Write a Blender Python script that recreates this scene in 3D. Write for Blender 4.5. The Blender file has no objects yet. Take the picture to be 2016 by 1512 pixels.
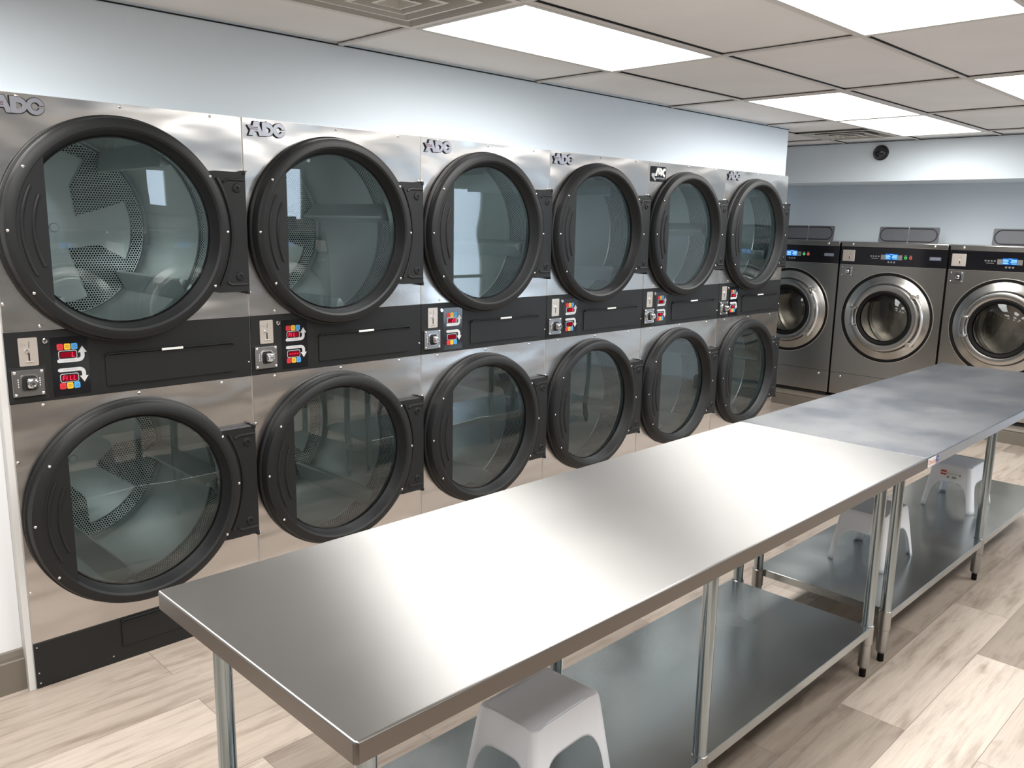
import bpy, bmesh, math, random
from mathutils import Vector, Matrix
random.seed(7)
PI = math.pi
C = bpy.context.scene.collection

# ------------------------------------------------------------------ materials
def new_mat(name):
    m = bpy.data.materials.new(name); m.use_nodes = True
    nt = m.node_tree; nt.nodes.clear()
    out = nt.nodes.new('ShaderNodeOutputMaterial')
    return m, nt, out

def principled(name, col, rough=.5, metal=0., **kw):
    m, nt, out = new_mat(name)
    b = nt.nodes.new('ShaderNodeBsdfPrincipled')
    b.inputs['Base Color'].default_value = (*col, 1)
    b.inputs['Roughness'].default_value = rough
    b.inputs['Metallic'].default_value = metal
    for k, v in kw.items():
        b.inputs[k.replace('_', ' ')].default_value = v
    nt.links.new(b.outputs[0], out.inputs[0])
    return m, nt, b

def N(nt, typ, **props):
    n = nt.nodes.new(typ)
    for k, v in props.items(): setattr(n, k, v)
    return n

def L(nt, a, b): nt.links.new(a, b)

def noise(nt, vec, scale, detail=3., rough=.5):
    n = N(nt, 'ShaderNodeTexNoise'); n.inputs['Scale'].default_value = scale
    n.inputs['Detail'].default_value = detail; n.inputs['Roughness'].default_value = rough
    if vec is not None: L(nt, vec, n.inputs['Vector'])
    return n

def coords(nt, scale=(1, 1, 1), loc=(0, 0, 0), kind='Object'):
    t = N(nt, 'ShaderNodeTexCoord'); mp = N(nt, 'ShaderNodeMapping')
    mp.inputs['Scale'].default_value = scale; mp.inputs['Location'].default_value = loc
    L(nt, t.outputs[kind], mp.inputs['Vector']); return mp.outputs[0]

def ramp(nt, fac, stops):
    r = N(nt, 'ShaderNodeValToRGB'); e = r.color_ramp.elements
    while len(e) < len(stops): e.new(.5)
    for el, (p, c) in zip(e, stops):
        el.position = p; el.color = (*c, 1) if len(c) == 3 else c
    L(nt, fac, r.inputs[0]); return r.outputs[0]

def maprange(nt, v, a, b):
    r = N(nt, 'ShaderNodeMapRange'); r.inputs['To Min'].default_value = a; r.inputs['To Max'].default_value = b
    L(nt, v, r.inputs[0]); return r.outputs[0]

M = {}
def plain(key, *a, **k): M[key] = principled(key, *a, **k)[0]

def dryer_steel():
    m, nt, b = principled('stainless_dryer', (.60, .585, .575), .2, 1.)
    # fine vertical brushing + broad sheet waviness
    br = noise(nt, coords(nt, (3, 3, 260)), 6, 2)
    wav = noise(nt, coords(nt, (1.6, 1.6, 4.2)), 1.7, 1.2)
    L(nt, maprange(nt, br.outputs['Fac'], .17, .27), b.inputs['Roughness'])
    bp = N(nt, 'ShaderNodeBump'); bp.inputs['Strength'].default_value = .9; bp.inputs['Distance'].default_value = .012
    L(nt, wav.outputs['Fac'], bp.inputs['Height'])
    L(nt, bp.outputs[0], b.inputs['Normal'])
    return m
M['steel'] = dryer_steel()

def table_steel(name, col, r0, r1, aniso):
    m, nt, b = principled(name, col, .3, 1.)
    br = noise(nt, coords(nt, (4, 220, 4)), 5, 2)
    sm = noise(nt, coords(nt, (1, 1, 1)), 3.1, 4, .6)
    mx = N(nt, 'ShaderNodeMath', operation='MULTIPLY'); L(nt, br.outputs['Fac'], mx.inputs[0]); L(nt, sm.outputs['Fac'], mx.inputs[1])
    L(nt, maprange(nt, sm.outputs['Fac'], r0, r1), b.inputs['Roughness'])
    b.inputs['Anisotropic'].default_value = aniso
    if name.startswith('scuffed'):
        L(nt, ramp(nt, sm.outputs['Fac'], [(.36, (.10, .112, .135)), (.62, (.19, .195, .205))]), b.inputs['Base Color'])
    t = N(nt, 'ShaderNodeTangent', direction_type='RADIAL', axis='Z')
    cv = N(nt, 'ShaderNodeCombineXYZ'); cv.inputs[1].default_value = 1.0
    L(nt, cv.outputs[0], b.inputs['Tangent'])
    bp = N(nt, 'ShaderNodeBump'); bp.inputs['Strength'].default_value = .12; bp.inputs['Distance'].default_value = .002
    L(nt, br.outputs['Fac'], bp.inputs['Height']); L(nt, bp.outputs[0], b.inputs['Normal'])
    return m
M['table1'] = table_steel('brushed_table_steel', (.385, .378, .37), .33, .44, .94)
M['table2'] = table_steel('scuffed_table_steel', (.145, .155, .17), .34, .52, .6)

plain('table_edge1_shaded', (.20, .18, .165), .34, 1.)  # near table's edge steel, darkened to paint in the shade on its sides
plain('table_edge2', (.46, .46, .48), .34, 1.)
plain('coin_steel', (.40, .40, .41), .24, 1.)
plain('vent_lip', (.72, .70, .66), .5)
def galv():
    m, nt, b = principled('galvanised', (.52, .55, .55), .28, 1.)
    v = N(nt, 'ShaderNodeTexVoronoi'); v.inputs['Scale'].default_value = 28
    L(nt, coords(nt), v.inputs['Vector'])
    n = noise(nt, coords(nt), 2.2, 3)
    L(nt, maprange(nt, n.outputs['Fac'], .12, .34), b.inputs['Roughness'])
    L(nt, ramp(nt, n.outputs['Fac'], [(.25, (.36, .39, .39)), (.75, (.50, .53, .53))]), b.inputs['Base Color'])
    return m
M['galv'] = galv()
plain('pipe', (.33, .385, .41), .17, 1.)
plain('collar', (.36, .36, .35), .3, 1.)
plain('chrome', (.78, .78, .79), .09, 1.)
plain('satin', (.62, .57, .52), .33, 1.)
plain('handle', (.82, .81, .80), .32, .85)
plain('coin_plate', (.66, .59, .53), .38, .75)
plain('black_plastic', (.0085, .009, .0098), .5, Specular_IOR_Level=.3)
plain('black_paint', (.0075, .008, .0085), .45, Specular_IOR_Level=.35)
plain('black_gloss', (.006, .006, .008), .12)
plain('rubber', (.005, .005, .005), .6, Specular_IOR_Level=.12)
plain('gap_shadow_black', (.004, .004, .004), .8)  # near-black for gaps, slots and painted-in shadow lines
plain('white_paint', (.75, .76, .77), .5)
plain('white_label', (.78, .78, .76), .5)
plain('btn_red', (.62, .02, .03), .4)
plain('btn_yellow', (.85, .48, .02), .4)
plain('btn_blue', (.06, .33, .72), .4)
plain('btn_ink', (.05, .03, .03), .6)
plain('arrow_grey', (.55, .55, .56), .4)
plain('logo_grey', (.36, .37, .42), .3, .7)
plain('logo_red', (.10, .02, .035), .4)
plain('sticker_grey', (.40, .42, .43), .4)
plain('screw', (.80, .78, .75), .2, 1.)
plain('lid_grey', (.105, .11, .122), .5)
plain('lid_dark', (.022, .022, .026), .5)
plain('taupe', (.145, .125, .10), .45)
plain('stool', (.80, .82, .87), .38)
plain('red_ink', (.6, .03, .03), .5)
plain('orange_ink', (.75, .12, .05), .5)
plain('blue_ink', (.04, .06, .3), .5)
plain('grey_ink', (.25, .25, .25), .5)
plain('vent', (.42, .41, .37), .5)
plain('frame_white', (.62, .61, .59), .45)
plain('washer_dark', (.03, .03, .03), .4)
plain('badge', (.18, .2, .26), .3, .5)
plain('display_key', (.16, .16, .16), .4)

def emis(key, col, s):
    m, nt, out = new_mat(key); e = N(nt, 'ShaderNodeEmission')
    e.inputs[0].default_value = (*col, 1); e.inputs[1].default_value = s
    L(nt, e.outputs[0], out.inputs[0]); M[key] = m
    try: m.cycles.emission_sampling = 'NONE'   # tiny indicator lights
    except Exception: pass
emis('led_on', (1, .03, .08), 1.6)
emis('led_bg', (.19, .003, .009), 1.0)
emis('lcd_bg', (.01, .10, .42), 1.0)
emis('lcd_on', (.25, .55, 1.), 1.4)
emis('key_green', (.12, .8, .2), .7)
emis('key_red', (.9, .12, .10), .7)
def lamp_mat():
    # prismatic lens: brightest straight down, dimmer at grazing angles
    m, nt, out = new_mat('lamp'); e = N(nt, 'ShaderNodeEmission'); e.inputs[0].default_value = (1, .985, .955, 1)
    g = N(nt, 'ShaderNodeNewGeometry'); d = N(nt, 'ShaderNodeVectorMath', operation='DOT_PRODUCT')
    L(nt, g.outputs['Normal'], d.inputs[0]); L(nt, g.outputs['Incoming'], d.inputs[1])
    a = N(nt, 'ShaderNodeMath', operation='ABSOLUTE'); L(nt, d.outputs['Value'], a.inputs[0])
    p = N(nt, 'ShaderNodeMath', operation='POWER'); L(nt, a.outputs[0], p.inputs[0]); p.inputs[1].default_value = .55
    k = N(nt, 'ShaderNodeMath', operation='MULTIPLY_ADD'); L(nt, p.outputs[0], k.inputs[0]); k.inputs[1].default_value = LAMP; k.inputs[2].default_value = 1.3
    bf = N(nt, 'ShaderNodeMath', operation='SUBTRACT'); bf.inputs[0].default_value = 1.; L(nt, g.outputs['Backfacing'], bf.inputs[1])
    kk = N(nt, 'ShaderNodeMath', operation='MULTIPLY'); L(nt, k.outputs[0], kk.inputs[0]); L(nt, bf.outputs[0], kk.inputs[1])
    L(nt, kk.outputs[0], e.inputs[1]); L(nt, e.outputs[0], out.inputs[0]); M['lamp'] = m
    try: m.cycles.emission_sampling = 'FRONT'
    except Exception: pass
LAMP = 13.5
lamp_mat()

def washer_steel():
    m, nt, b = principled('stainless_washer', (.40, .385, .36), .22, 1.)
    wav = noise(nt, coords(nt, (1, 1, .5)), 2.0, 1.)
    br = noise(nt, coords(nt, (200, 200, 3)), 5, 2)
    L(nt, maprange(nt, br.outputs['Fac'], .2, .3), b.inputs['Roughness'])
    bp = N(nt, 'ShaderNodeBump'); bp.inputs['Strength'].default_value = .5; bp.inputs['Distance'].default_value = .008
    L(nt, wav.outputs['Fac'], bp.inputs['Height']); L(nt, bp.outputs[0], b.inputs['Normal'])
    return m
M['wsteel'] = washer_steel()
plain('wring', (.42, .41, .39), .24, 1.)

def glass(key, tint, ior):
    m, nt, out = new_mat(key)
    t = N(nt, 'ShaderNodeBsdfTransparent'); t.inputs[0].default_value = (*tint, 1)
    g = N(nt, 'ShaderNodeBsdfGlossy'); g.inputs['Roughness'].default_value = .0
    g.inputs[0].default_value = (.92, .97, 1, 1)
    f = N(nt, 'ShaderNodeFresnel'); f.inputs[0].default_value = ior
    mx = N(nt, 'ShaderNodeMixShader'); L(nt, f.outputs[0], mx.inputs[0]); L(nt, t.outputs[0], mx.inputs[1]); L(nt, g.outputs[0], mx.inputs[2])
    L(nt, mx.outputs[0], out.inputs[0]); M[key] = m
glass('door_glass', (.84, .92, .92), 1.75)
glass('window_glass', (.95, .97, .97), 1.45)
glass('washer_glass', (.85, .83, .78), 1.4)

def drum_mat(key, perf):
    m, nt, b = principled(key, (.92, .97, .97), .36, .6)
    n = noise(nt, coords(nt), 4., 3)
    L(nt, maprange(nt, n.outputs['Fac'], .26, .42), b.inputs['Roughness'])
    if perf:
        uv = N(nt, 'ShaderNodeUVMap'); uv.uv_map = 'UVMap'
        s = .0115; rt = math.sqrt(3)
        ds = []
        for off in (0., .5):
            a = N(nt, 'ShaderNodeVectorMath', operation='MULTIPLY_ADD')
            a.inputs[1].default_value = (1/s, 1/(s*rt), 0); a.inputs[2].default_value = (off, off, 0)
            L(nt, uv.outputs[0], a.inputs[0])
            f = N(nt, 'ShaderNodeVectorMath', operation='FRACTION'); L(nt, a.outputs[0], f.inputs[0])
            c = N(nt, 'ShaderNodeVectorMath', operation='MULTIPLY_ADD')
            c.inputs[1].default_value = (1, rt, 0); c.inputs[2].default_value = (-.5, -.5*rt, 0)
            L(nt, f.outputs[0], c.inputs[0])
            l = N(nt, 'ShaderNodeVectorMath', operation='LENGTH'); L(nt, c.outputs[0], l.inputs[0])
            ds.append(l.outputs['Value'])
        mn = N(nt, 'ShaderNodeMath', operation='MINIMUM'); L(nt, ds[0], mn.inputs[0]); L(nt, ds[1], mn.inputs[1])
        lt = N(nt, 'ShaderNodeMath', operation='LESS_THAN'); L(nt, mn.outputs[0], lt.inputs[0]); lt.inputs[1].default_value = .36
        blk = N(nt, 'ShaderNodeBsdfDiffuse'); blk.inputs[0].default_value = (.004, .005, .005, 1)
        mx = N(nt, 'ShaderNodeMixShader'); L(nt, lt.outputs[0], mx.inputs[0]); L(nt, b.outputs[0], mx.inputs[1]); L(nt, blk.outputs[0], mx.inputs[2])
        out = [x for x in nt.nodes if x.type == 'OUTPUT_MATERIAL'][0]
        L(nt, mx.outputs[0], out.inputs[0])
    M[key] = m
drum_mat('drum', False); drum_mat('drum_perf', True)

def wall_paint(key, col):
    m, nt, b = principled(key, col, .6)
    n = noise(nt, coords(nt), 90, 2)
    bp = N(nt, 'ShaderNodeBump'); bp.inputs['Strength'].default_value = .06; bp.inputs['Distance'].default_value = .002
    L(nt, n.outputs['Fac'], bp.inputs['Height']); L(nt, bp.outputs[0], b.inputs['Normal'])
    M[key] = m
wall_paint('wall_blue', (.70, .785, .855))
wall_paint('wall_white', (.80, .81, .83))
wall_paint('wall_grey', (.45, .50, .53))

def ceil_tile():
    m, nt, b = principled('ceiling_tile', (.62, .61, .60), .85)
    n = noise(nt, coords(nt), 160, 3, .7)
    n2 = noise(nt, coords(nt), 2.0, 3)
    L(nt, ramp(nt, n2.outputs['Fac'], [(.3, (.78, .77, .76)), (.7, (.84, .83, .82))]), b.inputs['Base Color'])
    bp = N(nt, 'ShaderNodeBump'); bp.inputs['Strength'].default_value = .25; bp.inputs['Distance'].default_value = .002
    L(nt, n.outputs['Fac'], bp.inputs['Height']); L(nt, bp.outputs[0], b.inputs['Normal'])
    M['tile'] = m
ceil_tile()
plain('tbar', (.66, .64, .62), .5)

def floor_mat():
    m, nt, b = principled('vinyl_plank', (.5, .4, .33), .36)
    co = coords(nt, (1, 1, 1), (.37, 2.062, 0))
    bk = N(nt, 'ShaderNodeTexBrick'); bk.offset = .37; bk.offset_frequency = 2
    bk.inputs['Color1'].default_value = (0, 0, 0, 1); bk.inputs['Color2'].default_value = (1, 1, 1, 1)
    bk.inputs['Mortar'].default_value = (.5, .5, .5, 1)
    bk.inputs['Scale'].default_value = 1; bk.inputs['Mortar Size'].default_value = .0011
    bk.inputs['Brick Width'].default_value = 1.22; bk.inputs['Row Height'].default_value = .229
    bk.inputs['Bias'].default_value = 0.
    L(nt, co, bk.inputs['Vector'])
    # per-plank shifted grain
    sp = N(nt, 'ShaderNodeSeparateColor'); L(nt, bk.outputs['Color'], sp.inputs[0])
    ml = N(nt, 'ShaderNodeMath', operation='MULTIPLY'); L(nt, sp.outputs[0], ml.inputs[0]); ml.inputs[1].default_value = 37.
    cb = N(nt, 'ShaderNodeCombineXYZ'); L(nt, ml.outputs[0], cb.inputs[0]); L(nt, ml.outputs[0], cb.inputs[2])
    ad = N(nt, 'ShaderNodeVectorMath', operation='ADD'); L(nt, co, ad.inputs[0]); L(nt, cb.outputs[0], ad.inputs[1])
    def stretched(sx, sy):
        q = N(nt, 'ShaderNodeVectorMath', operation='MULTIPLY'); q.inputs[1].default_value = (sx, sy, 1); L(nt, ad.outputs[0], q.inputs[0]); return q.outputs[0]
    g1 = noise(nt, stretched(1.1, 9), 2.0, 5, .62)
    g2 = noise(nt, stretched(2.5, 60), 3.0, 3, .6)
    g3 = noise(nt, stretched(2.2, 5), 2.6, 2, .5)
    base = ramp(nt, bk.outputs['Color'], [(0., (.27, .222, .182)), (.35, (.39, .325, .27)), (.7, (.47, .395, .335)), (1., (.56, .48, .41))])
    dark = ramp(nt, g1.outputs['Fac'], [(.30, (.52, .47, .43)), (.5, (1, 1, 1)), (.75, (1.12, 1.1, 1.08))])
    fine = ramp(nt, g2.outputs['Fac'], [(.3, (.86, .85, .84)), (.6, (1.04, 1.04, 1.04))])
    knot = ramp(nt, g3.outputs['Fac'], [(.22, (.6, .55, .5)), (.36, (1, 1, 1))])
    cur = base
    for t in (dark, fine, knot):
        mx = N(nt, 'ShaderNodeMix', data_type='RGBA', blend_type='MULTIPLY'); mx.inputs['Factor'].default_value = .8
        L(nt, cur, mx.inputs['A']); L(nt, t, mx.inputs['B']); cur = mx.outputs['Result']
    mj = N(nt, 'ShaderNodeMix', data_type='RGBA'); L(nt, bk.outputs['Fac'], mj.inputs['Factor'])
    L(nt, cur, mj.inputs['A']); mj.inputs['B'].default_value = (.16, .13, .11, 1)
    L(nt, mj.outputs['Result'], b.inputs['Base Color'])
    L(nt, maprange(nt, g2.outputs['Fac'], .32, .46), b.inputs['Roughness'])
    bp = N(nt, 'ShaderNodeBump'); bp.inputs['Strength'].default_value = .15; bp.inputs['Distance'].default_value = .001
    L(nt, g2.outputs['Fac'], bp.inputs['Height']); L(nt, bp.outputs[0], b.inputs['Normal'])
    M['floor'] = m
floor_mat()

# ------------------------------------------------------------------ mesh builder
class MB:
    def __init__(s): s.v = []; s.f = []; s.m = []; s.uv = {}; s.mats = []
    def mi(s, key):
        if key not in s.mats: s.mats.append(key)
        return s.mats.index(key)
    def add(s, vs, fs, key):
        o = len(s.v); i = s.mi(key); s.v += [tuple(v) for v in vs]
        for f in fs: s.f.append(tuple(o + k for k in f)); s.m.append(i)
    def box(s, x0, x1, y0, y1, z0, z1, key, bev=0., seg=2):
        if bev <= 0:
            vs = [(x, y, z) for x in (x0, x1) for y in (y0, y1) for z in (z0, z1)]
            s.add(vs, [(0, 1, 3, 2), (4, 6, 7, 5), (0, 4, 5, 1), (2, 3, 7, 6), (0, 2, 6, 4), (1, 5, 7, 3)], key); return
        bm = bmesh.new(); bmesh.ops.create_cube(bm, size=1)
        for v in bm.verts: v.co = Vector((x0 + (v.co.x + .5) * (x1 - x0), y0 + (v.co.y + .5) * (y1 - y0), z0 + (v.co.z + .5) * (z1 - z0)))
        bmesh.ops.bevel(bm, geom=bm.edges[:], offset=bev, segments=seg, affect='EDGES', profile=.5)
        s.bm(bm, key)
    def bm(s, bm, key):
        bm.verts.ensure_lookup_table(); bm.verts.index_update()
        s.add([v.co for v in bm.verts], [[v.index for v in f.verts] for f in bm.faces], key); bm.free()
    def lathe(s, prof, o, axis, key, n=48, a0=0., a1=2 * PI, cap0=False, cap1=False):
        """prof = [(radius, height along axis)]"""
        full = abs(a1 - a0 - 2 * PI) < 1e-6; cnt = n if full else n + 1
        vs = []
        for r, h in prof:
            for k in range(cnt):
                a = a0 + (a1 - a0) * k / n; c, d = r * math.cos(a), r * math.sin(a)
                vs.append({'x': (o[0] + h, o[1] + c, o[2] + d), 'y': (o[0] + c, o[1] + h, o[2] + d), 'z': (o[0] + c, o[1] + d, o[2] + h)}[axis])
        fs = []
        for j in range(len(prof) - 1):
            for k in range(n):
                k2 = (k + 1) % cnt
                fs.append((j * cnt + k, j * cnt + k2, (j + 1) * cnt + k2, (j + 1) * cnt + k))
        if cap0: fs.append(tuple(range(cnt)))
        if cap1: fs.append(tuple((len(prof) - 1) * cnt + k for k in range(cnt)))
        s.add(vs, fs, key)
    def cyl(s, o, axis, r, h0, h1, key, n=24, bev=0.):
        p = [(r, h0), (r, h1)] if bev <= 0 else [(r - bev, h0), (r, h0 + math.copysign(bev, h1 - h0)), (r, h1 - math.copysign(bev, h1 - h0)), (r - bev, h1)]
        s.lathe(p, o, axis, key, n, cap0=True, cap1=True)
    def tube(s, pts, r, key, n=10):
        pts = [Vector(p) for p in pts]; vs = []; fs = []
        up = Vector((.31, .57, .76))
        for i, p in enumerate(pts):
            t = (pts[min(i + 1, len(pts) - 1)] - pts[max(i - 1, 0)]).normalized()
            a = t.cross(up).normalized(); b = t.cross(a)
            rr = r[i] if isinstance(r, (list, tuple)) else r
            vs += [p + (a * math.cos(2 * PI * k / n) + b * math.sin(2 * PI * k / n)) * rr for k in range(n)]
        for i in range(len(pts) - 1):
            for k in range(n): fs.append((i * n + k, i * n + (k + 1) % n, (i + 1) * n + (k + 1) % n, (i + 1) * n + k))
        fs.append(tuple(range(n))); fs.append(tuple((len(pts) - 1) * n + k for k in range(n)))
        s.add(vs, fs, key)
    def prism(s, poly, y0, y1, key, plane='xz'):
        """polygon extruded along the remaining axis"""
        n = len(poly)
        def P(a, b, h): return {'xz': (a, h, b), 'yz': (h, a, b), 'xy': (a, b, h)}[plane]
        vs = [P(a, b, y0) for a, b in poly] + [P(a, b, y1) for a, b in poly]
        fs = [tuple(range(n)), tuple(range(n, 2 * n))] + [(k, (k + 1) % n, n + (k + 1) % n, n + k) for k in range(n)]
        s.add(vs, fs, key)
    def build(s, name, parent=None, smooth=True, loc=None):
        me = bpy.data.meshes.new(name); me.from_pydata(s.v, [], s.f)
        for k in s.mats: me.materials.append(M[k])
        me.polygons.foreach_set('material_index', s.m)
        bm = bmesh.new(); bm.from_mesh(me); bmesh.ops.recalc_face_normals(bm, faces=bm.faces[:]); bm.to_mesh(me); bm.free()
        if smooth:
            me.polygons.foreach_set('use_smooth', [True] * len(me.polygons)); me.set_sharp_from_angle(angle=math.radians(32))
            for p in me.polygons:
                if p.area > .02: p.use_smooth = False
        me.update()
        o = bpy.data.objects.new(name, me); C.objects.link(o)
        if parent is not None: o.parent = parent
        if loc: o.location = loc
        return o

def rrect(x0, x1, z0, z1, r, n=5):
    pts = []
    for cx, cz, a in ((x1 - r, z1 - r, 0), (x0 + r, z1 - r, PI / 2), (x0 + r, z0 + r, PI), (x1 - r, z0 + r, 1.5 * PI)):
        for k in range(n + 1):
            t = a + PI / 2 * k / n; pts.append((cx + r * math.cos(t), cz + r * math.sin(t)))
    return pts

def text_bm(mb, s, size, key, x, z, y, depth=.0006, plane='xz', align='CENTER', flip=1, shear=0.):
    cu = bpy.data.curves.new('t', 'FONT'); cu.body = s; cu.size = size; cu.extrude = 0; cu.align_x = align; cu.align_y = 'CENTER'; cu.shear = shear
    cu.resolution_u = 3
    o = bpy.data.objects.new('t', cu); C.objects.link(o)
    bpy.context.view_layer.update()
    me = bpy.data.meshes.new_from_object(o.evaluated_get(bpy.context.evaluated_depsgraph_get()))
    vs = [v.co.copy() for v in me.vertices]; fs = [tuple(p.vertices) for p in me.polygons]
    bpy.data.objects.remove(o); bpy.data.curves.remove(cu); bpy.data.meshes.remove(me)
    out = []
    for v in vs:
        if plane == 'xz': out.append((x + v.x * flip, y, z + v.y))
        elif plane == 'yz': out.append((y, x + v.x * flip, z + v.y))
        else: out.append((x + v.x * flip, z + v.y, y))
    mb.add(out, fs, key)

def plate_hole(mb, x0, x1, z0, z1, cx, cz, R, y, key, n=96, plane='xz'):
    angs = [2 * PI * k / n for k in range(n)]
    for px, pz in ((x0, z0), (x0, z1), (x1, z0), (x1, z1)): angs.append(math.atan2(pz - cz, px - cx) % (2 * PI))
    angs = sorted(set(round(a, 6) for a in angs)); vs = []; m = len(angs)
    for a in angs:
        c, s = math.cos(a), math.sin(a); t = 1e9
        if c > 1e-9: t = min(t, (x1 - cx) / c)
        if c < -1e-9: t = min(t, (x0 - cx) / c)
        if s > 1e-9: t = min(t, (z1 - cz) / s)
        if s < -1e-9: t = min(t, (z0 - cz) / s)
        for q in (R, t):
            p = (cx + q * c, cz + q * s)
            vs.append((p[0], y, p[1]) if plane == 'xz' else (y, p[0], p[1]))
    fs = [(2 * k, 2 * k + 1, 2 * ((k + 1) % m) + 1, 2 * ((k + 1) % m)) for k in range(m)]
    mb.add(vs, fs, key)

def empty(name, loc, label=None, cat=None, group=None, rz=0.):
    o = bpy.data.objects.new(name, None); C.objects.link(o); o.location = loc; o.rotation_euler[2] = rz; o.empty_display_size = .1
    if label: o['label'] = label
    if cat: o['category'] = cat
    if group: o['group'] = group
    return o
def tag(o, label, cat, group=None):
    o['label'] = label; o['category'] = cat
    if group: o['group'] = group
    return o
def struct(o): o['kind'] = 'structure'; return o
def copy_tree(o, parent=None):
    c = o.copy(); C.objects.link(c)
    if parent is not None: c.parent = parent
    for ch in list(o.children): copy_tree(ch, c)
    return c

# ------------------------------------------------------------------ measured layout
W, H = .8906, 2.0816
ZP1, ZP0, ZK = 1.3023, 1.0556, .1756
ZC = 2.422
XE = 6 * W                  # end of the dryer bank
XF, YF, XL, YB = 7.26, -5.1, -3.6, 1.45   # far wall, shop-front wall, left wall, recess back

# ------------------------------------------------------------------ room shell
def room():
    b = MB(); b.box(XL - .1, XF + .1, YF - .1, YB + .1, -.05, 0, 'floor'); struct(b.build('floor', smooth=False))
    # wall over and beside the dryers
    b = MB(); b.box(XL, -.022, .045, .2, 0, ZC + .05, 'wall_white'); struct(b.build('wall_dryer_side', smooth=False))
    b = MB(); b.box(-.022, XE, .03, .16, H + .003, ZC + .05, 'wall_blue'); struct(b.build('wall_back', smooth=False))
    b = MB(); b.box(XE - .1, XE, .16, 1.45, H + .003, ZC + .05, 'wall_blue'); struct(b.build('wall_recess_side', smooth=False))
    b = MB(); b.box(-.0215, -.0005, .002, .06, 0, H + .002, 'frame_white'); struct(b.build('trim_1', smooth=False))
    b = MB(); b.box(XL, XF, YB, YB + .1, 0, ZC + .05, 'wall_grey'); struct(b.build('wall_recess', smooth=False))
    b = MB(); b.box(XF, XF + .1, YF, YB, 0, ZC + .05, 'wall_blue'); struct(b.build('wall_right', smooth=False))
    b = MB(); b.box(XL - .1, XL, YF, .2, 0, ZC + .05, 'wall_white'); struct(b.build('wall_left', smooth=False))
    # soffit over the washers
    b = MB(); b.box(6.585, XF - .002, YF + .002, YB - .002, 2.098, ZC + .05, 'wall_blue'); struct(b.build('wall_soffit', smooth=False))
    # baseboard left of the dryers, ogee top
    b = MB(); b.prism([(.045, 0), (.027, 0), (.027, .118), (.032, .122), (.034, .135), (.040, .152), (.045, .157)], XL, -.022, 'taupe', plane='yz')
    struct(b.build('baseboard_left'))
    # moulded plinth under the washers
    b2 = MB()
    prof = [(6.90, 0), (6.800, 0), (6.800, .098), (6.808, .102), (6.803, .112), (6.812, .13), (6.83, .14), (6.83, .15), (6.90, .15)]
    b2.prism(prof, -1.68, 1.13, 'taupe', plane='xz'); b2.box(6.9, 7.24, -1.68, 1.13, 0, .15, 'taupe')
    struct(b2.build('baseboard_right'))
    # shop front wall with glazed openings (seen in the door glass reflections)
    openings = [(2.52, 2.80, 1.76, 2.2), (3.92, 4.25, 1.65, 2.3), (6.0, 6.95, .02, 2.18)]
    b = MB(); xs = [XL] + [v for o in openings for v in o[:2]] + [XF]
    for k in range(0, len(xs), 2): b.box(xs[k], xs[k + 1], YF - .12, YF, 0, ZC + .05, 'wall_grey')
    for x0, x1, z0, z1 in openings:
        if z0 > .1: b.box(x0, x1, YF - .12, YF, 0, z0, 'wall_grey')
        b.box(x0, x1, YF - .12, YF, z1, ZC + .05, 'wall_grey')
    struct(b.build('wall_front', smooth=False))
    for i, (x0, x1, z0, z1) in enumerate(openings):
        nm = 'door_1' if i == 2 else 'window_%d' % (i + 1)
        f = MB(); w = .045
        f.box(x0, x0 + w, YF - .08, YF - .03, z0, z1, 'frame_white'); f.box(x1 - w, x1, YF - .08, YF - .03, z0, z1, 'frame_white')
        f.box(x0 + w, x1 - w, YF - .08, YF - .03, z1 - w, z1, 'frame_white'); f.box(x0 + w, x1 - w, YF - .08, YF - .03, z0, z0 + w, 'frame_white')
        if i == 2: f.box(x0 + w, x1 - w, YF - .08, YF - .03, .95, .99, 'washer_dark')
        o = struct(f.build(nm, smooth=False))
        g = MB(); g.box(x0 + w, x1 - w, YF - .058, YF - .052, z0 + w, z1 - w, 'window_glass'); g.build('pane', o, smooth=False)
    # ceiling: lay-in tiles above a T-bar grid
    b = MB(); zt = ZC + .012
    tx = [XL] + [1.372 + .6096 * k for k in range(-8, 10) if XL < 1.372 + .6096 * k < 6.6] + [6.6]
    ty = [YF] + [-.462 + .6096 * k for k in range(-7, 4) if YF < -.462 + .6096 * k < YB] + [YB]
    for i in range(len(tx) - 1):
        for j in range(len(ty) - 1):
            mx, my = (tx[i] + tx[i + 1]) / 2, (ty[j] + ty[j + 1]) / 2
            if (abs(mx - 1.067) < .2 and abs(my + .767) < .2) or (abs(mx - 5.944) < .2 and abs(my + .157) < .2): continue
            b.add([(tx[i], ty[j], zt), (tx[i + 1], ty[j], zt), (tx[i + 1], ty[j + 1], zt), (tx[i], ty[j + 1], zt)], [(0, 1, 2, 3)], 'tile')
    b.box(XL, XF, YF, YB, ZC + .09, ZC + .1, 'gap_shadow_black')
    gx = [1.372 + 1.2192 * k for k in range(-4, 5)]
    gy = [-.462 - .6096 * k for k in range(-3, 8)]
    hw = .0115
    for x in gx:
        if XL < x < 6.58:
            b.box(x - hw, x + hw, YF, (.03 if x < XE else YB), ZC - .001, ZC + .006, 'tbar')
            b.box(x + hw, x + hw + .0022, YF, (.03 if x < XE else YB), ZC + .002, ZC + .012, 'gap_shadow_black')  # black strip painting in the tile-edge shadow beside the T-bar
    for y in gy:
        if YF < y < YB:
            x0 = XL if y < 0 else XE
            b.box(x0, 6.585, y - hw, y + hw, ZC, ZC + .006, 'tbar')
            b.box(x0, 6.585, y - hw - .0008, y - hw, ZC + .004, ZC + .012, 'gap_shadow_black')  # thinner painted shadow strip along the lengthwise bars
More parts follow.
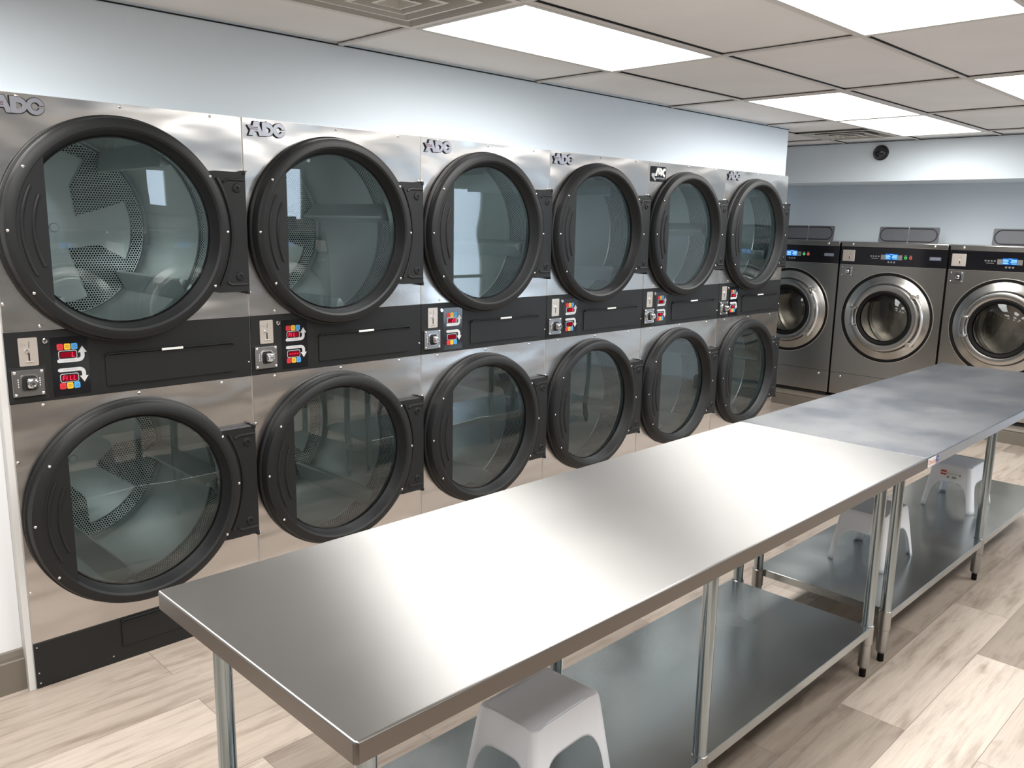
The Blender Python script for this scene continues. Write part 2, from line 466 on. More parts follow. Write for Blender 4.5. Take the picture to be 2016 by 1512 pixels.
    # dark shadow line of the wall angle
    b.box(-3.5, XE, .026, .031, ZC - .002, ZC + .003, 'gap_shadow_black'); b.box(XE, 6.58, 1.44, 1.45, ZC - .004, ZC + .004, 'gap_shadow_black')
    b.box(6.578, 6.586, YF, YB, ZC - .002, ZC + .003, 'gap_shadow_black')
    struct(b.build('ceiling', smooth=False))
room()

# ------------------------------------------------------------------ ceiling lights
def ceiling_light():
    t = empty('ceiling_light', (0, 0, ZC))
    hx, hy, w = .598, .294, .018
    f = MB()
    f.box(-hx, hx, -hy, -hy + w, -.003, .008, 'frame_white'); f.box(-hx, hx, hy - w, hy, -.003, .008, 'frame_white')
    f.box(-hx, -hx + w, -hy + w, hy - w, -.003, .008, 'frame_white'); f.box(hx - w, hx, -hy + w, hy - w, -.003, .008, 'frame_white')
    f.build('light_frame', t, smooth=False)
    d = MB(); a, c = hx - w, hy - w; d.add([(-a, -c, .002), (-a, c, .002), (a, c, .002), (a, -c, .002)], [(0, 1, 2, 3)], 'lamp'); dd = d.build('diffuser', t, smooth=False)
    if dd.data.polygons[0].normal.z > 0: dd.data.flip_normals()
    return t
L0 = ceiling_light()
cx0, cy0 = 1.372 + .6096, -.462 - .3048
seen = [(0, 0, 'bright troffer panel beside the square air vent, nearest the dryers'),
        (2, 0, 'troffer panel over the far dryers, nearer of the two joined panels'),
        (3, 0, 'troffer panel beside the round-camera wall, farther of the two joined panels'),
        (0, 2, 'large bright troffer panel at the top right corner, above the near steel table'),
        (2, 2, 'troffer panel cut by the right edge of the photo, above the far steel table')]
unseen = [(-2, 0), (-2, 2), (0, 4), (2, 4), (-2, 4), (4, 2)]
for n, (i, j, lab) in enumerate(seen):
    o = L0 if n == 0 else copy_tree(L0)
    o.location = (cx0 + 1.2192 * i, cy0 - .6096 * j, ZC); tag(o, lab, 'ceiling light', 'lit troffer panels in the ceiling grid')
for i, j in unseen[:5]:
    o = copy_tree(L0); o.location = (cx0 + 1.2192 * i, cy0 - .6096 * j, ZC)
    tag(o, 'troffer panel out of view behind the camera', 'ceiling light', 'troffer panels behind the camera')

# ------------------------------------------------------------------ ceiling vents
def ceiling_vent(loc, label):
    t = empty('ceiling_vent', loc, label, 'vent', 'square ceiling air vents')
    h = .296
    def ringsq(b, o, i, zo, zi, key):
        vs = [(-o, -o, zo), (o, -o, zo), (o, o, zo), (-o, o, zo), (-i, -i, zi), (i, -i, zi), (i, i, zi), (-i, i, zi)]
        b.add(vs, [(k, (k + 1) % 4, 4 + (k + 1) % 4, 4 + k) for k in range(4)], key)
    f = MB(); ringsq(f, h, h - .02, -.002, -.004, 'vent_lip'); ringsq(f, h - .02, h - .045, -.004, .04, 'vent'); f.build('vent_frame', t, smooth=False)
    k = MB(); k.add([(-h + .03, -h + .03, .07), (h - .03, -h + .03, .07), (h - .03, h - .03, .07), (-h + .03, h - .03, .07)], [(0, 1, 2, 3)], 'gap_shadow_black'); k.build('duct', t, smooth=False)
    for o, i, zo, zi in ((.205, .150, -.006, .045), (.125, .078, -.010, .04)):
        c = MB(); ringsq(c, o, o - .016, zo, zo - .002, 'vent_lip'); ringsq(c, o - .016, i, zo - .002, zi, 'vent')
        c.build('cone', t, smooth=False)
    c = MB(); ringsq(c, .062, .05, -.013, -.015, 'vent_lip'); ringsq(c, .05, .03, -.015, .006, 'vent')
    c.add([(-.03, -.03, .006), (.03, -.03, .006), (.03, .03, .006), (-.03, .03, .006)], [(0, 1, 2, 3)], 'vent')
    c.cyl((0, 0, 0), 'z', .004, .002, .006, 'gap_shadow_black', 10); c.build('center_plate', t, smooth=False)
    return t
ceiling_vent((1.372 - .3048, -.462 - .3048, ZC), 'square beige ceiling air vent at the top, beside the bright panel over the near dryers')
ceiling_vent((5.944, -.157, ZC), 'square ceiling air vent at the far end, near the black round camera')

# ------------------------------------------------------------------ dryers
CX, ZU, ZL = .405, 1.641, .631           # door centres
RG = .326                                 # glass radius
def add_screw(b, x, z, y=0., r=.0058):
    b.lathe([(r, 0), (r * .95, -.002), (r * .6, -.0035), (0.0005, -.0042)], (x, y, z), 'y', 'screw', 10)

def make_door(root, cz, hz):
    d = MB()
    d.lathe([(.392, -.002), (.398, -.010), (.3975, -.020), (.391, -.024), (.3905, -.046), (.385, -.060), (.372, -.068), (.354, -.069), (.346, -.064), (.338, -.040), (.331, -.018), (.327, -.012), (.322, -.012)],
            (CX, 0, cz), 'y', 'black_plastic', 112)
    for a in (180 - 33, 180, 180 + 33, -33, 0, 33):
        a = math.radians(a); add_screw(d, CX + .377 * math.cos(a), cz + .377 * math.sin(a), -.066, .0052)
    door = d.build('door', root)
    g = MB(); g.lathe([(0.0005, -.016), (.10, -.0165), (.20, -.0165), (.326, -.016)], (CX, 0, cz), 'y', 'door_glass', 96)
    g.build('door_glass', door)
    # handle plate filling the chord on the left
    ch = .255; R2 = .362; pl = MB(); pts = []
    a0 = math.acos(ch / R2)
    for k in range(25):
        a = PI - a0 + 2 * a0 * k / 24; pts.append((CX + R2 * math.cos(a), cz + R2 * math.sin(a)))
    pl.prism(pts, -.0675, -.015, 'black_plastic')
    for rr, sp in ((.335, 26), (.300, 23)):
        pl.tube([(CX + rr * math.cos(math.radians(180 + sp * (k / 12 - 1))), -.067, cz + rr * math.sin(math.radians(180 + sp * (k / 12 - 1)))) for k in range(25)], .006, 'black_plastic', 8)
    pl.build('handle_plate', door)
    # hinge bracket on the right
    h = MB(); zc = hz; top, bot = zc + .232, zc - .232; x1 = .877
    arc = []
    for k in range(25):
        a = math.radians(40 - 80 * k / 24); arc.append((CX + .370 * math.cos(a), cz + .370 * math.sin(a)))
    poly = [(x1, bot), (x1, top), (CX + .345, top)] + [p for p in arc if bot < p[1] < top] + [(CX + .345, bot)]
    h.prism(poly, -.038, -.002, 'black_plastic')
    h.tube([(CX + .408 * math.cos(math.radians(30 - 60 * k / 20)), -.038, cz + .408 * math.sin(math.radians(30 - 60 * k / 20))) for k in range(21)], .0065, 'black_plastic', 8)
    h.tube([(x1 - .006, -.038, top - .03), (x1 - .075, -.038, top - .03), (x1 - .092, -.038, top - .04)], .0055, 'black_plastic', 8)
    h.tube([(x1 - .006, -.038, bot + .03), (x1 - .075, -.038, bot + .03), (x1 - .092, -.038, bot + .04)], .0055, 'black_plastic', 8)
    for s in (-1, 1): h.lathe([(.018, 0), (.015, -.005), (.008, -.006), (.007, -.002), (0.001, -.002)], (x1 - .038, -.038, zc + s * .17), 'y', 'black_plastic', 20)
    for s in (-1, 1): h.box(x1 - .010, x1 + .002, -.041, -.004, zc + s * .232 - .010, zc + s * .232 + .006, 'black_plastic', .002)
    h.build('hinge_bracket', door)
    return door

def make_drum(root, cz, rot, tex_shift):
    R, Y0, YM, Y1 = .386, .035, .20, .74
    d = MB(); n = 96
    d.lathe([(R, YM), (R, Y1 - .012), (R - .012, Y1)], (CX, 0, cz), 'y', 'drum', n)
    d.lathe([(R - .002, YM - .004), (R - .006, YM), (R - .002, YM + .004)], (CX, 0, cz), 'y', 'drum', n)
    d.lathe([(.329, -.002), (.329, .03), (R, .032), (R, Y0)], (CX, 0, cz), 'y', 'galv', n)
    # perforated front band
    d.lathe([(R, Y0), (R, YM)], (CX, 0, cz), 'y', 'drum_perf', n)
    # back plate of plain and perforated sectors
    d.lathe([(.372, Y1), (.20, Y1 - .004), (.012, Y1 - .006)], (CX, 0, cz), 'y', 'drum', n)
    yb = Y1 - .0085
    def P(r, a): return (CX + r * math.cos(a), yb, cz + r * math.sin(a))
    vs = []; m = 96
    for r in (.318, .366): vs += [P(r, 2 * PI * k / m) for k in range(m)]
    d.add(vs, [(k, (k + 1) % m, m + (k + 1) % m, m + k) for k in range(m)], 'drum_perf')
    for q in range(4):
        c0 = rot + q * PI / 2
        arc = [P(.318, c0 + .02 + .75 * k / 12) for k in range(13)]
        d.add([P(.10, c0 + .15)] + arc + [P(.19, c0 + .83)], [tuple(range(15))], 'drum_perf')
    d.cyl((CX, 0, cz), 'y', .02, Y1, Y1 - .012, 'drum', 20, .004)
    ob = d.build('drum', root)
    me = ob.data; uvl = me.uv_layers.new(name='UVMap')
    for p in me.polygons:
        for li in p.loop_indices:
            v = me.vertices[me.loops[li].vertex_index].co
            if v.y > .6: uvl.data[li].uv = (v.x - CX + 5, v.z - cz + 5)
            else:
                a = math.atan2(v.z - cz, v.x - CX); pc = p.center; ac = math.atan2(pc.z - cz, pc.x - CX)
                while a - ac > PI: a -= 2 * PI
                while a - ac < -PI: a += 2 * PI
                uvl.data[li].uv = (a * R + 5, v.y + 5)
    for k in range(4):
        a = rot + .55 + k * PI / 2; w = .045
        p = []
        for yy in (Y0 + .03, Y1 - .02):
            for da, rr in ((-w, R - .001), (-.006, R - .085), (.006, R - .085), (w, R - .001)):
                aa = a + da / R; p.append((CX + rr * math.cos(aa), yy, cz + rr * math.sin(aa)))
        v = MB(); v.add(p, [(0, 1, 2, 3), (4, 7, 6, 5), (0, 4, 5, 1), (1, 5, 6, 2), (2, 6, 7, 3)], 'drum'); v.build('drum_rib', ob, smooth=False)
    return ob

SEG = {'F': 'aefg', 'I': 'ef', 'i': 'bc', 'L': 'def', '2': 'abged', '3': 'abgcd', '-': 'g', ' ': '', '4': 'fgbc', '8': 'abcdefg', '_': 'd'}
def display_mesh(text, x0, x1, z0, z1):
    b = MB(); y = -.0052
    b.prism(rrect(x0, x1, z0, z1, .007), -.0035, -.0048, 'arrow_grey'); b.prism(rrect(x0 + .002, x1 - .002, z0 + .002, z1 - .002, .0055), -.0035, -.0051, 'black_gloss')
    b.box(x0 + .006, x1 - .006, -.0054, -.004, z0 + .006, z1 - .006, 'led_bg')
    cw = (x1 - x0 - .014) / 4; hgt = z1 - z0 - .014; zc = (z0 + z1) / 2
    for i, ch in enumerate(text):
        cx = x0 + .007 + cw * (i + .5); w, h, t = cw * .30, hgt * .46, .0011
        for s in SEG[ch]:
            if s == 'a': r = (-w, w, h - t, h + t)
            elif s == 'd': r = (-w, w, -h - t, -h + t)
            elif s == 'g': r = (-w, w, -t, t)
            else:
                sx = w if s in 'bc' else -w; r = (sx - t, sx + t, 0, h) if s in 'bf' else (sx - t, sx + t, -h, 0)
            sh = .12
            vs = [(cx + a + sh * c, -.0057, zc + c) for a, c in ((r[0], r[2]), (r[1], r[2]), (r[1], r[3]), (r[0], r[3]))]
            b.add(vs, [(0, 1, 2, 3)], 'led_on')
    return b

def arrow_poly(up):
    # horizontal bar from the left turning up (or down) into an arrow head
    x0, x1 = .166, .236; zc = 1.1905 if up else 1.1575; s = 1 if up else -1; t = .0065
    pts = [(x0 + t * math.cos(a), zc + t * math.sin(a) * s) for a in [math.radians(90 + 30 * k) for k in range(7)]]
    r = .014; xc, zz = x1 - .006, zc + s * (r)
    outer = [(xc + (r + t) * math.cos(math.radians(a)), zz + s * (r + t) * math.sin(math.radians(a))) for a in range(-90, 1, 15)]
    inner = [(xc + (r - t) * math.cos(math.radians(a)), zz + s * (r - t) * math.sin(math.radians(a))) for a in range(0, -91, -15)]
    xs = xc + r; zh = zc + s * .0255
    head = [(xs + t, zh), (xs + .0145, zh), (xs, zc + s * .048), (xs - .0145, zh), (xs - t, zh)]
    return pts + outer + head + inner

def make_logo(root):
    """raised ADC badge: black backing with a grey face"""
    def T(p): return (.021 + (p[0] - 130) / 1005 * .163, 2.016 + (568 - p[1]) / 380 * .054)
    A = [(130, 310), (265, 312), (300, 188), (415, 188), (520, 480), (520, 568), (440, 568), (405, 455), (318, 455), (275, 568), (150, 568), (205, 430)]
    Do = [(515, 195), (640, 195)] + [(640 + 185 * math.sin(math.radians(a)), 380 - 185 * math.cos(math.radians(a))) for a in range(15, 180, 15)] + [(640, 565), (515, 565)]
    Di = [(622, 325), (670, 325)] + [(670 + 72 * math.sin(math.radians(a)), 397 - 72 * math.cos(math.radians(a))) for a in range(20, 180, 20)] + [(670, 469), (622, 469)]
    n = len(Do)
    b = MB()
    def ringpoly(outer, inner, y0, y1, key):
        # resample both loops to equal count by arc parameter
        def res(pl, m):
            L_ = [math.dist(pl[i], pl[(i + 1) % len(pl)]) for i in range(len(pl))]; tot = sum(L_); out = []
            for k in range(m):
                d = tot * k / m; i = 0
                while d > L_[i]: d -= L_[i]; i += 1
                f = d / L_[i]; p, q = pl[i], pl[(i + 1) % len(pl)]; out.append((p[0] + (q[0] - p[0]) * f, p[1] + (q[1] - p[1]) * f))
            return out
        m = 40; o_, i_ = res(outer, m), res(inner, m)
        vs = []
        for y in (y0, y1):
            for pl in (o_, i_): vs += [(T(p)[0], y, T(p)[1]) for p in pl]
        fs = []
        for k in range(m):
            k2 = (k + 1) % m
            fs += [(k, k2, m + k2, m + k), (2 * m + k, 3 * m + k, 3 * m + k2, 2 * m + k2), (k, 2 * m + k, 2 * m + k2, k2), (m + k, m + k2, 3 * m + k2, 3 * m + k)]
        b.add(vs, fs, key)
    def grow(pl, g):
        cx = sum(p[0] for p in pl) / len(pl); cz = sum(p[1] for p in pl) / len(pl)
        return [(p[0] + math.copysign(g, p[0] - cx), p[1] + math.copysign(g, p[1] - cz)) for p in pl]
    Cc = (975, 378)
    def cpoly(ro, ri, gap):
        o_ = [(Cc[0] + ro * .88 * math.cos(a), Cc[1] - ro * math.sin(a)) for a in [gap + (2 * PI - 2 * gap) * k / 28 for k in range(29)]]
        gi = gap * ro / ri * .8
        i_ = [(Cc[0] + ri * .88 * math.cos(a), Cc[1] - ri * math.sin(a)) for a in [2 * PI - gi - (2 * PI - 2 * gi) * k / 28 for k in range(29)]]
        return o_ + i_
    for y0, y1, key, g in ((0, -.006, 'gap_shadow_black', 15), (-.0055, -.0085, 'logo_grey', 0)):
        b.prism([T(p) for p in grow(A, g)], y0, y1, key)
        ringpoly(grow(Do, g), Di if not g else [(p[0] + (0), p[1]) for p in Di], y0, y1, key)
        b.prism([T(p) for p in cpoly(190 + g, 92 - g, .17 - g * .003)], y0, y1 + (.0001 if True else 0), key)
    for z in (352, 398):
        b.prism([T(p) for p in [(160, z - 11), (395, z - 11), (402, z + 11), (185, z + 11)]], -.008, -.0089, 'logo_red')
    return b.build('logo_badge', root, smooth=False)

def make_sticker(root):
    b = MB(); b.prism(rrect(.020, .182, 1.962, 2.055, .008), 0, -.002, 'black_gloss')
    def T(u, v): return (.020 + u * .162, 2.055 - v * .093)
    y0, y1 = -.0018, -.0026
    for pl in ([(.30, .55), (.42, .08), (.55, .08), (.66, .62), (.54, .62), (.47, .28), (.42, .62), (.28, .62)],
               [(.57, .08), (.66, .08), (.72, .13), (.75, .24), (.75, .46), (.72, .56), (.66, .62), (.52, .62), (.52, .53), (.62, .50), (.63, .40), (.63, .28), (.60, .20)],
               [(.97, .10), (.97, .26), (.90, .26), (.86, .32), (.86, .44), (.90, .50), (.95, .50), (.93, .66), (.86, .64), (.77, .54), (.74, .40), (.77, .20), (.85, .10)]):
        b.prism([T(*p) for p in pl], y0, y1, 'white_label')
    b.prism([T(*p) for p in [(.08, .46), (.30, .46), (.27, .62), (.24, .66), (.35, .82), (.32, .96), (.06, .62)]], y0, y1, 'sticker_grey')
    b.box(*[T(.36, 0)[0], T(.93, 0)[0]], y1, y0, T(0, .745)[1], T(0, .72)[1], 'sticker_grey'); b.box(T(.36, 0)[0], T(.93, 0)[0], y1, y0, T(0, .80)[1], T(0, .775)[1], 'sticker_grey')
    return b.build('logo_sticker', root, smooth=False)

def make_dryer():
    t = empty('stacked_dryer', (0, 0, 0))
    e = .0012
    b = MB()   # carcass: sides, top, back
    D = .95
    b.box(e, .014, .003, D, .0, H, 'white_paint'); b.box(W - .014, W - e, .003, D, .0, H, 'white_paint')
    b.box(.014, W - .014, .003, D, H - .012, H, 'white_paint'); b.box(.014, W - .014, D - .01, D, 0, H - .012, 'white_paint')
    b.box(.014, W - .014, .004, D - .01, ZP0 + .10, ZP0 + .12, 'gap_shadow_black')
    b.build('cabinet', t, smooth=False)
    for nm, z0, z1, cz in (('upper_front_panel', ZP1, H, ZU), ('lower_front_panel', ZK, ZP0 - .001, ZL)):
        b = MB(); x0, x1 = .002, W - .002
        plate_hole(b, x0 + .002, x1 - .002, z0 + .001, z1 - .001, CX, cz, .329, 0, 'steel')
        # turned edges
        for (p, q) in (((x0, z0), (x0 + .002, z1)), ((x1 - .002, z0), (x1, z1)), ((x0, z1 - .001), (x1, z1)), ((x0, z0), (x1, z0 + .001))):
            b.box(p[0], q[0], .0002, .004, p[1], q[1], 'satin')
        if z1 > 1.5:
            for x in (.105, .432, .762): add_screw(b, x, H - .010)
            for x in (.0095, W - .0105): add_screw(b, x, 1.879); add_screw(b, x, 1.399)
            add_screw(b, .116, 1.318)
        else:
            for x in (.104, .432, .759): add_screw(b, x, z1 - .0125)
            for x in (.0095, W - .0105): add_screw(b, x, .851); add_screw(b, x, .369)
        b.build(nm, t)
    # control panel
    b = MB(); b.box(.002, W - .002, -.003, .004, ZP0, ZP1, 'black_paint', .001, 1); add_screw(b, W - .012, 1.115, -.003, .004)
    cp = b.build('control_panel', t, smooth=False)
    b = MB(); b.prism(rrect(.141, .264, 1.066, 1.275, .002), -.003, -.0036, 'black_gloss'); b.build('keypad', cp, smooth=False)
    b = MB(); b.prism(rrect(.042, .1015, 1.184, 1.281, .004), -.003, -.0055, 'coin_plate')
    b.prism([(.0735, 1.247), (.0755, 1.269), (.0770, 1.269), (.0755, 1.247)], -.005, -.0058, 'gap_shadow_black')
    b.box(.0705, .0755, -.006, -.005, 1.202, 1.229, 'gap_shadow_black', 0); b.box(.062, .086, -.009, -.005, 1.197, 1.200, 'satin', .001)
    b.lathe([(.0065, -.005), (.0065, -.010), (.004, -.013), (.0005, -.0135)], (.0665, 0, 1.236), 'y', 'chrome', 16)
    text_bm(b, '25¢', .012, 'grey_ink', .056, 1.2575, -.0057)
    b.build('coin_plate', cp)
    b = MB(); b.lathe([(.0095, -.003), (.0095, -.0075), (.0075, -.009), (.005, -.009), (.0045, -.006), (.0005, -.006)], (.127, 0, 1.266), 'y', 'chrome', 20)
    b.box(.1262, .1278, -.0068, -.0055, 1.2625, 1.2695, 'gap_shadow_black'); b.build('key_lock', cp)
    # coin drawer: plate, collar, knob
    b = MB(); b.box(.004, .124, -.0045, -.003, 1.063, 1.182, 'gap_shadow_black'); b.box(.012, .112, -.016, -.003, 1.081, 1.173, 'coin_steel', .0015, 1)
    for x in (.020, .104):
        for z in (1.089, 1.165): b.lathe([(.0052, -.016), (.005, -.0185), (.003, -.020), (.0005, -.0205)], (x, 0, z), 'y', 'chrome', 14)
    b.prism(rrect(.036, .090, 1.098, 1.157, .013), -.016, -.020, 'chrome'); b.prism(rrect(.040, .086, 1.102, 1.153, .011), -.016, -.0203, 'gap_shadow_black')
    b.box(.052, .083, -.046, -.016, 1.112, 1.146, 'chrome', .007, 3)
    b.lathe([(.0155, -.043), (.0155, -.050), (.013, -.052), (.009, -.052), (.008, -.0495), (.0005, -.0495)], (.0675, 0, 1.129), 'y', 'chrome', 24)
    b.box(.0635, .0715, -.0515, -.049, 1.128, 1.1305, 'gap_shadow_black')
    for z in (1.115, 1.123, 1.131, 1.139):
        b.box(.0285, .0315, -.0163, -.0155, z, z + .004, 'white_label'); b.box(.0955, .0985, -.0163, -.0155, z, z + .004, 'white_label')
    b.build('coin_box', cp)
    for zc in (1.240, 1.101):
        for x, key, words in ((.172, 'btn_red', ('HI', 'TEMP')), (.1955, 'btn_yellow', ('PERM', 'PRESS')), (.2185, 'btn_blue', ('LO', 'TEMP'))):
            b = MB(); b.prism(rrect(x - .0102, x + .0102, zc - .0108, zc + .0108, .004), -.0034, -.0052, key)
            for k, w in enumerate(words): text_bm(b, w, .0062, 'btn_ink', x, zc + .0028 - .0062 * k, -.0054)
            b.build('button', cp, smooth=False)
    display_mesh('    ', .165, .226, 1.196, 1.2265).build('display', cp, smooth=False)
    display_mesh('    ', .165, .226, 1.1135, 1.1445).build('display', cp, smooth=False)
    for up in (True, False):
        b = MB(); b.prism(arrow_poly(up), -.0034, -.0046, 'arrow_grey')
        z = 1.1905 if up else 1.1575; text_bm(b, 'TOP TUMBLER' if up else 'BOTTOM TUMBLER', .0052, 'grey_ink', .200, z, -.0048)
        b.build('arrow', cp, smooth=False)
    # lint drawer
    b = MB(); b.prism(rrect(.318, .815, 1.085, 1.197, .006), -.002, -.009, 'black_paint'); b.prism([(.318, 1.193), (.330, 1.201), (.803, 1.201), (.815, 1.193), (.815, 1.196), (.806, 1.2045), (.328, 1.2045), (.318, 1.196)], -.003, -.020, 'black_paint')
    b.box(.306, .318, -.0035, -.002, 1.08, 1.2, 'gap_shadow_black')
    ld = b.build('lint_drawer', t, smooth=False)
    b = MB(); b.box(.520, .602, -.021, -.016, 1.1975, 1.2062, 'white_label', .001, 1); b.build('sticker', ld, smooth=False)
    # kick panel
    b = MB(); b.box(.002, W - .002, -.004, .004, 0.002, ZK - .001, 'black_paint', .001, 1)
    b.box(.306, .822, -.010, -.003, .060, ZK - .006, 'black_paint', .002, 1); b.box(.300, .3055, -.0045, -.003, .055, ZK - .004, 'gap_shadow_black')
    b.box(.312, .816, -.016, -.009, .155, .160, 'black_paint', .001, 1)
    for x, z in ((.012, .16), (.012, .06), (.014, .02), (.27, .03)): add_screw(b, x, z, -.004, .0035)
    b.build('kick_panel', t, smooth=False)
    return t

proto = make_dryer()
dryers = [proto] + [copy_tree(proto) for k in range(5)]
labels = ['leftmost stacked stainless double dryer, beside the bright white wall',
          'second stacked stainless double dryer from the white wall at the left',
          'third stacked stainless double dryer, a bright doorway reflected in its upper glass',
          'fourth stacked stainless double dryer, directly left of the one with the square black sticker',
          'stacked stainless double dryer with the square black logo sticker in its corner',
          'far end stacked stainless double dryer, nearest the front-loading washers']
shows = [('   L', 'FILL'), ('FIL ', '----'), ('  23', '    '), ('  -i', '    '), ('    ', '  4 '), ('  2-', ' -3 ')]
for k, t in enumerate(dryers):
    t.location = (k * W, 0, 0)
    tag(t, labels[k], 'dryer', 'bank of six stacked dryers')
    if k != 4: make_logo(t) if k == 0 else None
    make_door(t, ZU, 1.638) if k == 0 else None
make_door(proto, ZL, .620)
extra = [c for c in proto.children if c.name.split('.')[0] in ('door', 'logo_badge')]
for k in range(1, 6):
    for c in extra:
        if k == 4 and c.name.startswith('logo'): continue
        copy_tree(c, dryers[k])
make_sticker(dryers[4])
for k, t in enumerate(dryers):
    r = random.Random(k * 7 + 3)
    make_drum(t, ZU, [.35, 1.25, .8, .3, 1.1, .6][k], 0)
    make_drum(t, ZL, [.95, .2, 1.4, .75, .1, 1.2][k], 0)
    cp = [c for c in t.children if c.name.startswith('control_panel')][0]
    ds = [c for c in cp.children if c.name.startswith('display')]
    for o, txt, (z0, z1) in zip(ds, shows[k], ((1.196, 1.2265), (1.1135, 1.1445))):
        tmp = display_mesh(txt, .165, .226, z0, z1).build('tmp', None, smooth=False)
        me = tmp.data; bpy.data.objects.remove(tmp); me.name = 'display'; o.data = me

# ------------------------------------------------------------------ washers (built facing -x at x=0, y from 0 (left) to -WW)
WX, WW = 6.819, .9268
def make_washer():
    t = empty('washing_machine', (0, 0, 0))
    g = .009; zb, zt = .186, 1.584; D = .43
    yl, yr = -g, -WW + g
    b = MB()
    b.box(.012, D, yl - .012, yl, zb, zt - .03, 'wsteel'); b.box(.012, D, yr, yr + .012, zb, zt - .03, 'wsteel'); b.box(D - .01, D, yr + .012, yl - .012, zb, zt - .03, 'wsteel')
    b.box(.02, D - .02, yr + .02, yl - .02, .151, zb + .01, 'gap_shadow_black'); b.build('cabinet', t, smooth=False)
    cy, cz = -.463, .928
    b = MB(); plate_hole(b, yr, yl, .388, 1.381, cy, cz, .375, 0, 'wsteel', plane='yz')
    b.box(.0003, .012, yl - .003, yl, .388, 1.381, 'satin'); b.box(.0003, .012, yr, yr + .003, .388, 1.381, 'satin'); b.box(.0003, .012, yr + .003, yl - .003, 1.379, 1.383, 'satin')
    b.build('front_panel', t)
    b = MB(); b.box(0, .012, yr, yl, zb, .386, 'wsteel', .0015, 1)
    for y in (yl - .095, yr + .095): b.lathe([(.011, 0), (.010, -.004), (.006, -.007), (.0005, -.008)], (0, y, .355), 'x', 'screw', 14)
    for k, chh in enumerate('MAYTAG'): text_bm(b, chh, .05, 'wsteel', cy + .2125 - .085 * k, .284, -.0015, plane='yz', flip=-1)
    b.build('kick_panel', t, smooth=False)
    b = MB(); b.box(-.002, D, yr, yl, 1.541, zt, 'wsteel', .004, 2)
    for y in (yl - .105, yr + .105): b.lathe([(.011, -.002), (.010, -.006), (.006, -.009), (.0005, -.010)], (0, y, 1.563), 'x', 'screw', 14)
    b.build('top_panel', t)
    b = MB(); b.box(-.003, .012, yr, yl, 1.384, 1.540, 'black_gloss', .002, 1); cp = b.build('control_panel', t, smooth=False)
    Y = lambda v: v - .2039   # photo measures to local
    b = MB(); b.box(-.007, -.002, Y(.065), Y(.175), 1.411, 1.512, 'coin_plate', .002, 1)
    b.box(-.0078, -.006, Y(.108), Y(.114), 1.432, 1.452, 'gap_shadow_black'); b.box(-.0078, -.006, Y(.1035), Y(.1045), 1.465, 1.495, 'gap_shadow_black')
    b.lathe([(.006, -.007), (.005, -.013), (.0005, -.014)], (0, Y(.111), 1.458), 'x', 'chrome', 12); b.box(-.011, -.006, Y(.100), Y(.121), 1.426, 1.429, 'satin'); b.build('coin_plate', cp)
    b = MB(); b.box(-.006, -.002, Y(-.350), Y(-.167), 1.438, 1.480, 'display_key', .001, 1); b.box(-.0068, -.002, Y(-.311), Y(-.205), 1.438, 1.490, 'lcd_bg')
    b.box(-.0072, -.006, Y(-.274), Y(-.245), 1.483, 1.486, 'lcd_on')
    for k, z in enumerate((1.474, 1.466, 1.456, 1.445)):
        b.box(-.0072, -.006, Y(-.245 - .006 * (k % 2)), Y(-.209), z, z + .0048, 'lcd_on'); b.box(-.0072, -.006, Y(-.308), Y(-.270 + .004 * (k % 3)), z, z + .0048, 'lcd_on')
    b.build('display', cp, smooth=False)
    b = MB()
    for k in range(4): b.prism(rrect(Y(-.156 + .0225 * k), Y(-.141 + .0225 * k), 1.458, 1.471, .005), -.003, -.0045, 'display_key', plane='yz')
    b.box(-.004, -.002, Y(-.144), Y(-.086), 1.4445, 1.448, 'grey_ink')
    b.build('cycle_legend', cp, smooth=False)
    for k in range(3):
        b = MB(); b.lathe([(.009, -.003), (.008, -.006), (.0005, -.0065)], (0, Y(-.236 - .025 * k), 1.417), 'x', 'display_key', 14); b.build('button', cp)
    for y, key in ((-.378, 'key_green'), (-.420, 'key_red')):
        b = MB(); b.lathe([(.0125, -.003), (.0115, -.006), (.006, -.0065), (.0055, -.006)], (0, Y(y), 1.459), 'x', key, 20); b.lathe([(.0055, -.0055), (.0005, -.0055)], (0, Y(y), 1.459), 'x', 'black_gloss', 20)
        b.box(-.004, -.002, Y(y) - .010, Y(y) + .010, 1.476, 1.479, 'grey_ink'); b.build('button', cp)
    b = MB(); b.prism(rrect(Y(-.668), Y(-.576), 1.447, 1.476, .004), -.003, -.005, 'badge', plane='yz'); text_bm(b, 'MAYTAG', .017, 'sticker_grey', Y(-.622), 1.4615, -.0052, plane='yz', flip=-1); b.build('badge', cp, smooth=False)
    # coin drawer on the steel front
    b = MB(); b.box(-.014, 0, Y(.070), Y(.174), 1.278, 1.366, 'coin_steel', .0015, 1)
    for y in (.080, .164):
        for z in (1.287, 1.357): b.lathe([(.0055, -.014), (.005, -.017), (.0005, -.0185)], (0, Y(y), z), 'x', 'chrome', 12)
    b.prism(rrect(Y(.080), Y(.132), 1.293, 1.352, .013), -.014, -.019, 'chrome', plane='yz'); b.prism(rrect(Y(.084), Y(.128), 1.297, 1.348, .011), -.014, -.0193, 'gap_shadow_black', plane='yz')
    b.box(-.044, -.014, Y(.091), Y(.121), 1.306, 1.338, 'chrome', .007, 3); b.lathe([(.014, -.04), (.014, -.048), (.011, -.050), (.0005, -.049)], (0, Y(.106), 1.322), 'x', 'chrome', 20)
    b.build('coin_box', t)
    # door
    b = MB()
    b.lathe([(.398, 0), (.397, -.006), (.377, -.006), (.375, .0)], (0, cy, cz), 'x', 'rubber', 96)
    b.lathe([(.402, .0), (.402, -.004), (.397, -.0045)], (0, cy, cz), 'x', 'satin', 96)
